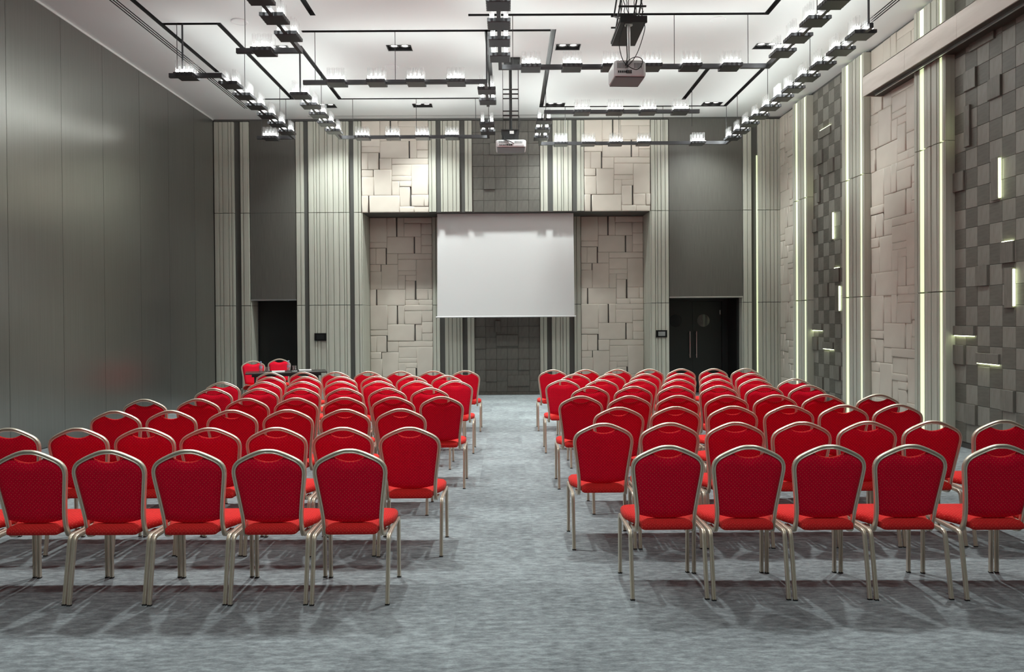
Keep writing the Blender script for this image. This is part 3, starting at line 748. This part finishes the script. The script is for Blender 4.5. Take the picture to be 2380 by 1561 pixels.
def chair_meshes():
    me = {}
    right = [Vector((x, yb(z), z)) for x, z in HALF]
    tail = [Vector((.176, .128, .415)), Vector((.177, .142, .39)), Vector((.178, .175, .381)), Vector((.18, .26, .384))]
    path = spline([Vector((-p.x, p.y, p.z)) for p in reversed(tail)] + [Vector((-p.x, p.y, p.z)) for p in reversed(right)] + (right[1:]) + tail, 2)
    # normal of the back plane follows the bend
    b = MB(); rr = []; n = len(path)
    for k, p in enumerate(path):
        T = (path[min(k + 1, n - 1)] - path[max(k - 1, 0)]).normalized()
        N0 = Vector((0, 1, .18)) if abs(T.y) < .45 else Vector((0, 0, 1))
        if abs(T.y) >= .45:
            N0 = Vector((0, .35, 1)) if T.z < -.2 or T.z > .2 else Vector((0, 0, 1))
        S = T.cross(N0).normalized(); N = S.cross(T).normalized()
        rr.append([p + S * a + N * c for a, c in PROF])
    b.rings(rr); me['frame'] = b.mesh('back_frame', [M['champagne']], smooth=50)
    # side rails and legs: an upside-down U on each side
    def leg(pts, s):
        q = MB(); P = spline([(s * .2265, y, z) for y, z in pts], 4)
        q.sweep(P, PROF_S, side=(1, 0, 0))
        e, e2 = Vector(P[-1]), Vector(P[-2]); d_ = (e - e2).normalized()
        q.sweep([e - d_ * .006, e + Vector((0, 0, -.0))], [(a * 1.12, c * 1.12) for a, c in PROF_S], side=(1, 0, 0), mi=1)
        return q.mesh('leg', [M['champagne'], M['rubber']], smooth=50)
    for s, nm in ((-1, 'l'), (1, 'r')):
        me['rear_' + nm] = leg([(.10, .3955), (.078, .388), (.066, .368), (.060, .34), (.03, .17), (0, .001)], s)
        me['front_' + nm] = leg([(.455, .401), (.477, .394), (.487, .375), (.4885, .35), (.490, .17), (.491, .001)], s)
        q = MB(); q.sweep([(s * .2265, .098, .3955), (s * .2265, .28, .399), (s * .2265, .457, .401)], PROF_S, side=(1, 0, 0))
        me['rail_' + nm] = q.mesh('side_rail', [M['champagne']], smooth=50)
    # back pad
    def half(z):
        for (x0, z0), (x1, z1) in zip(HALF[:-1], HALF[1:]):
            if z1 <= z <= z0: return x0 + (x1 - x0) * (z0 - z) / (z0 - z1 + 1e-9)
        return HALF[-1][0]
    def arch(x):
        x = abs(x)
        for (x0, z0), (x1, z1) in zip(HALF[:7], HALF[1:8]):
            if x0 <= x <= x1: return z0 + (z1 - z0) * (x - x0) / (x1 - x0)
        return HALF[7][1]
    NU, NV = 18, 14
    front, back = [], []
    for j in range(NV + 1):
        v = j / NV; rf, rb = [], []
        for i in range(NU + 1):
            u = -1 + 2 * i / NU
            xt = .200 * u
            top = arch(xt) - .011
            if abs(xt) < .098: top = min(top, .851 + .029 * (abs(xt) / .098) ** 2)
            bot = .468 + .026 * u * u
            z = bot + (top - bot) * v
            x = u * (half(z) - .0095)
            if z > .80: x = x + (xt - x) * min(1, (z - .80) / .045)
            e = min(1, (1 - abs(u)) / .16); e = math.sin(e * PI / 2) ** .7
            e2 = min(1, v / .1, (1 - v) / .09); e2 = math.sin(max(0, e2) * PI / 2) ** .7
            t = e * e2
            y = yb(z)
            rb.append((x, y - .004 - .016 * t, z)); rf.append((x, y + .004 + .026 * t, z))
        front.append(rf); back.append(rb)
    b = MB(); idx = {}
    for nm, g in (('f', front), ('b', back)):
        for j, row in enumerate(g):
            for i, p in enumerate(row): idx[nm, i, j] = len(b.v); b.v.append(p)
    for nm in 'fb':
        for j in range(NV):
            for i in range(NU):
                b.f.append((idx[nm, i, j], idx[nm, i + 1, j], idx[nm, i + 1, j + 1], idx[nm, i, j + 1])); b.mi.append(0)
    edge = [(i, 0) for i in range(NU)] + [(NU, j) for j in range(NV)] + [(i, NV) for i in range(NU, 0, -1)] + [(0, j) for j in range(NV, 0, -1)]
    for (a, c), (d_, e) in zip(edge, edge[1:] + edge[:1]):
        b.f.append((idx['f', a, c], idx['f', d_, e], idx['b', d_, e], idx['b', a, c])); b.mi.append(0)
    me['backrest'] = b.mesh('backrest', [M['red_back']], smooth=50)
    # piping over the hand hole
    b = MB(); b.tube([(x, yb(.851 + .029 * (x / .098) ** 2) + .004, .852 + .029 * (x / .098) ** 2) for x in [-.098 + .0196 * k for k in range(11)]], .0055, 6)
    me['piping'] = b.mesh('piping', [M['red_lit']], smooth=60)  # bright lit edge painted by using the lighter red
    # seat
    def outline(ins, z, crown=0):
        pts = []
        yr, yf, wr, wf = .048 + ins, .515 - ins, .158 - ins * .8, .228 - ins
        cr = [(wr, yr, .02), (wf, yf, .055), (-wf, yf, .055), (-wr, yr, .02)]
        Q = [Vector((x, y)) for x, y, _ in cr]
        # sides bulge: add a mid point
        poly = [Q[0], Vector((.160 - ins, .135 + ins)), Vector((wf * 1.01, .30)), Q[1], Q[2], Vector((-wf * 1.01, .30)), Vector((-.160 + ins, .135 + ins)), Q[3]]
        rad = [.02, .06, .05, .055, .055, .05, .06, .02]
        m_ = len(poly)
        for k in range(m_):
            p, a, c = poly[k], poly[k - 1], poly[(k + 1) % m_]
            d1_, d2_ = (a - p).normalized(), (c - p).normalized(); r = min(rad[k], (a - p).length * .45, (c - p).length * .45)
            for t in (0, .5, 1):
                q = (p + d1_ * r) * (1 - t) ** 2 + p * 2 * t * (1 - t) + (p + d2_ * r) * t * t
                pts.append((q.x, q.y, z))
        return pts
    b = MB(); b.rings([outline(.012, .408), outline(.002, .414), outline(0, .43), outline(.002, .446), outline(.014, .458), outline(.05, .468), outline(.10, .473)])
    me['seat'] = b.mesh('seat', [M['red_lit']], smooth=60)
    return me
CM = chair_meshes()
def new_chair(loc, rot, lab, group):
    r = empty('banquet_chair', loc, rot, label=lab, cat='chair', group=group)
    link('seat', CM['seat'], r); bk = link('backrest', CM['backrest'], r); link('piping', CM['piping'], bk); link('back_frame', CM['frame'], r)
    for k in ('rear_l', 'rear_r', 'front_l', 'front_r'): link('leg', CM[k], r)
    for k in ('rail_l', 'rail_r'): link('side_rail', CM[k], r)
    return r
LEFT = [
 [(-3.40, 4.59), (-2.906, 4.58), (-2.443, 4.57), (-1.943, 4.56), (-1.457, 4.55), (-0.961, 4.54)],
 [(-3.684, 5.56), (-3.167, 5.54), (-2.662, 5.52), (-2.173, 5.5), (-1.691, 5.49), (-1.208, 5.47), (-0.734, 5.45)],
 [(-3.439, 6.59), (-2.951, 6.59), (-2.417, 6.59), (-1.933, 6.59), (-1.431, 6.59), (-0.943, 6.59)],
 [(-3.648, 7.56), (-3.115, 7.57), (-2.593, 7.58), (-2.133, 7.59), (-1.655, 7.6), (-1.188, 7.61), (-0.699, 7.62)],
 [(-3.411, 8.71), (-2.867, 8.69), (-2.39, 8.67), (-1.881, 8.64), (-1.379, 8.62), (-0.902, 8.6)],
 [(-3.652, 9.63), (-3.091, 9.62), (-2.597, 9.62), (-2.14, 9.61), (-1.652, 9.61), (-1.19, 9.6), (-0.696, 9.6)],
 [(-3.25, 10.41), (-2.767, 10.43), (-2.306, 10.44), (-1.844, 10.45), (-1.374, 10.47), (-0.885, 10.48)],
 [(-3.532, 11.36), (-3.077, 11.38), (-2.575, 11.39), (-2.136, 11.41), (-1.656, 11.42), (-1.162, 11.44), (-0.679, 11.46)]]
RIGHT = [
 [(0.973, 4.58), (1.469, 4.56), (1.95, 4.55), (2.432, 4.54), (2.975, 4.52), (3.47, 4.52)],
 [(0.706, 5.58), (1.198, 5.58), (1.69, 5.58), (2.189, 5.57), (2.675, 5.57), (3.14, 5.57), (3.682, 5.57)],
 [(0.968, 6.58), (1.467, 6.59), (1.974, 6.6), (2.479, 6.62), (2.967, 6.63), (3.455, 6.64)],
 [(0.747, 7.56), (1.222, 7.55), (1.708, 7.55), (2.193, 7.54), (2.668, 7.53), (3.17, 7.53), (3.71, 7.52)],
 [(0.941, 8.61), (1.433, 8.6), (1.925, 8.6), (2.411, 8.59), (2.931, 8.58), (3.427, 8.58)],
 [(0.719, 9.59), (1.2, 9.57), (1.664, 9.56), (2.173, 9.54), (2.666, 9.53), (3.139, 9.51), (3.592, 9.5)],
 [(0.945, 10.58), (1.438, 10.55), (1.941, 10.53), (2.405, 10.5), (2.9, 10.47), (3.361, 10.44)],
 [(0.685, 11.49), (1.198, 11.49), (1.672, 11.49), (2.149, 11.49), (2.643, 11.49), (3.148, 11.49), (3.629, 11.49)]]
ROWN = ['nearest row', 'second row', 'third row', 'fourth row', 'fifth row', 'sixth row', 'seventh row', 'farthest row']
ORD = ['aisle seat', 'second from the aisle', 'third from the aisle', 'fourth from the aisle', 'fifth from the aisle', 'sixth from the aisle', 'seventh from the aisle']
def relax(row, gap=.488):
    row = [list(p) for p in row]
    for _ in range(60):
        for a, c in zip(row[:-1], row[1:]):
            m_ = gap - (c[0] - a[0])
            if m_ > 0: a[0] -= m_ / 2; c[0] += m_ / 2
    return row
proto = None
rj = random.Random(11)
for side, B in (('left', LEFT), ('right', RIGHT)):
    for ri, row in enumerate(B):
        row = relax(row)
        seq = list(reversed(row)) if side == 'left' else row
        for ci, (x, y) in enumerate(seq):
            lab = 'red banquet chair, %s block, %s, %s' % (side, ROWN[ri], ORD[ci])
            rot = math.radians(rj.uniform(-.4, .4))
            grp = 'red banquet chairs of the %s block' % side
            if proto is None:
                proto = new_chair((x, y - .03, 0), rot, lab, grp); continue
            c = copy_tree(proto); c.location = (x, y - .03, 0); c.rotation_euler = (0, 0, rot); c['label'] = lab; c['group'] = grp
# two chairs behind the speakers' table
for (x, y), deg, lab in (((-4.979, 14.727), 207, 'red banquet chair facing the audience at the left end of the dark table'),
                         ((-4.669, 15.393), 194, 'red banquet chair facing the audience behind the middle of the dark table')):
    a = math.radians(deg)
    c = copy_tree(proto); c.location = (x + .03 * math.sin(a), y - .03 * math.cos(a), 0); c.rotation_euler = (0, 0, a); c['label'] = lab; c['group'] = 'red chairs at the speakers table'

# ------------------------------------------------------------------ speakers' table and what lies on it
TA = math.radians(18)
tb = empty('conference_table', (-4.20, 14.29, 0), TA, label='dark rectangular table in front of the left recess', cat='table')
b = MB(); f = [(-.73, -.30), (.73, -.30), (.73, .30), (-.73, .30)]
b.rings([[(x, y, .722) for x, y in f], [(x * 1.003, y * 1.006, .73) for x, y in f], [(x * 1.003, y * 1.006, .745) for x, y in f], [(x * .998, y * .995, .75) for x, y in f]])
link('table_top', b.mesh('table_top', [M['table']]), tb)
b = MB(); b.box(-.62, .62, -.22, .22, .67, .722); link('apron', b.mesh('apron', [M['black']]), tb)
for s_ in (-1, 1):
    for q in (-1, 1):
        b = MB(); b.tube([(s_ * .56, q * .2, .67), (s_ * .56, q * .24, .0)], .018, 8); link('leg', b.mesh('leg', [M['black']], smooth=50), tb)
def on_table(u, v): return (-4.20 + u * math.cos(TA) - v * math.sin(TA), 14.29 + u * math.sin(TA) + v * math.cos(TA), .7505)
def bottle(p, lab):
    r = empty('water_bottle', p, label=lab, cat='bottle', group='water bottles on the dark table')
    b = MB(); b.lathe([(.026, 0), (.031, .006), (.031, .05), (.028, .06), (.031, .07), (.031, .125), (.024, .15), (.013, .172), (.0125, .185)], n=14); link('body', b.mesh('body', [M['bottle']], smooth=45), r)
    b = MB(); b.lathe([(.0318, .072), (.0318, .115)], n=14, cap0=False, cap1=False); link('wrapper', b.mesh('wrapper', [mat('lilac_wrapper', (.5, .38, .5), .5)], smooth=45), r)
    b = MB(); b.lathe([(.0145, .183), (.0145, .2), (.012, .203)], n=12); link('cap', b.mesh('cap', [M['cap']], smooth=45), r)
def glass(p, lab):
    r = empty('drinking_glass', p, label=lab, cat='glass', group='drinking glasses on the dark table')
    b = MB(); b.lathe([(.034, 0), (.038, .105), (.0355, .105), (.032, .008)], n=16); link('tumbler', b.mesh('tumbler', [glass_mat('tumbler_glass', (.93, .95, .95), .2)], smooth=45), r)
    b = MB(); b.lathe([(.052, -.0005), (.052, .002)], n=20); link('coaster', b.mesh('coaster', [M['paper']]), r)
def pad_(p, lab, rot):
    r = empty('note_pad', p, rot, label=lab, cat='note pad', group='white note pads on the dark table')
    b = MB(); b.box(-.125, .125, -.09, .09, 0, .022); link('sheets', b.mesh('sheets', [M['paper']]), r)
    b = MB(); b.rings([[(-.125 + x, y, z) for x, y, z in ((-.002, -.09, 0), (-.002, .09, 0), (-.002, .09, .024), (-.002, -.09, .024))], [(-.105, -.09, 0), (-.105, .09, 0), (-.105, .09, .024), (-.105, -.09, .024)]]); link('binding', b.mesh('binding', [M['rubber']]), r)
bottle(on_table(-.46, -.12), 'clear water bottle in front of the left speaker chair')
glass(on_table(-.34, -.20), 'drinking glass beside the left water bottle')
pad_(on_table(-.16, -.20), 'white note pad at the left half of the dark table', TA)
bottle(on_table(.04, .02), 'clear water bottle in front of the right speaker chair')
glass(on_table(.145, .0), 'drinking glass beside the right water bottle')
pad_(on_table(.33, -.02), 'white note pad at the right half of the dark table', TA)
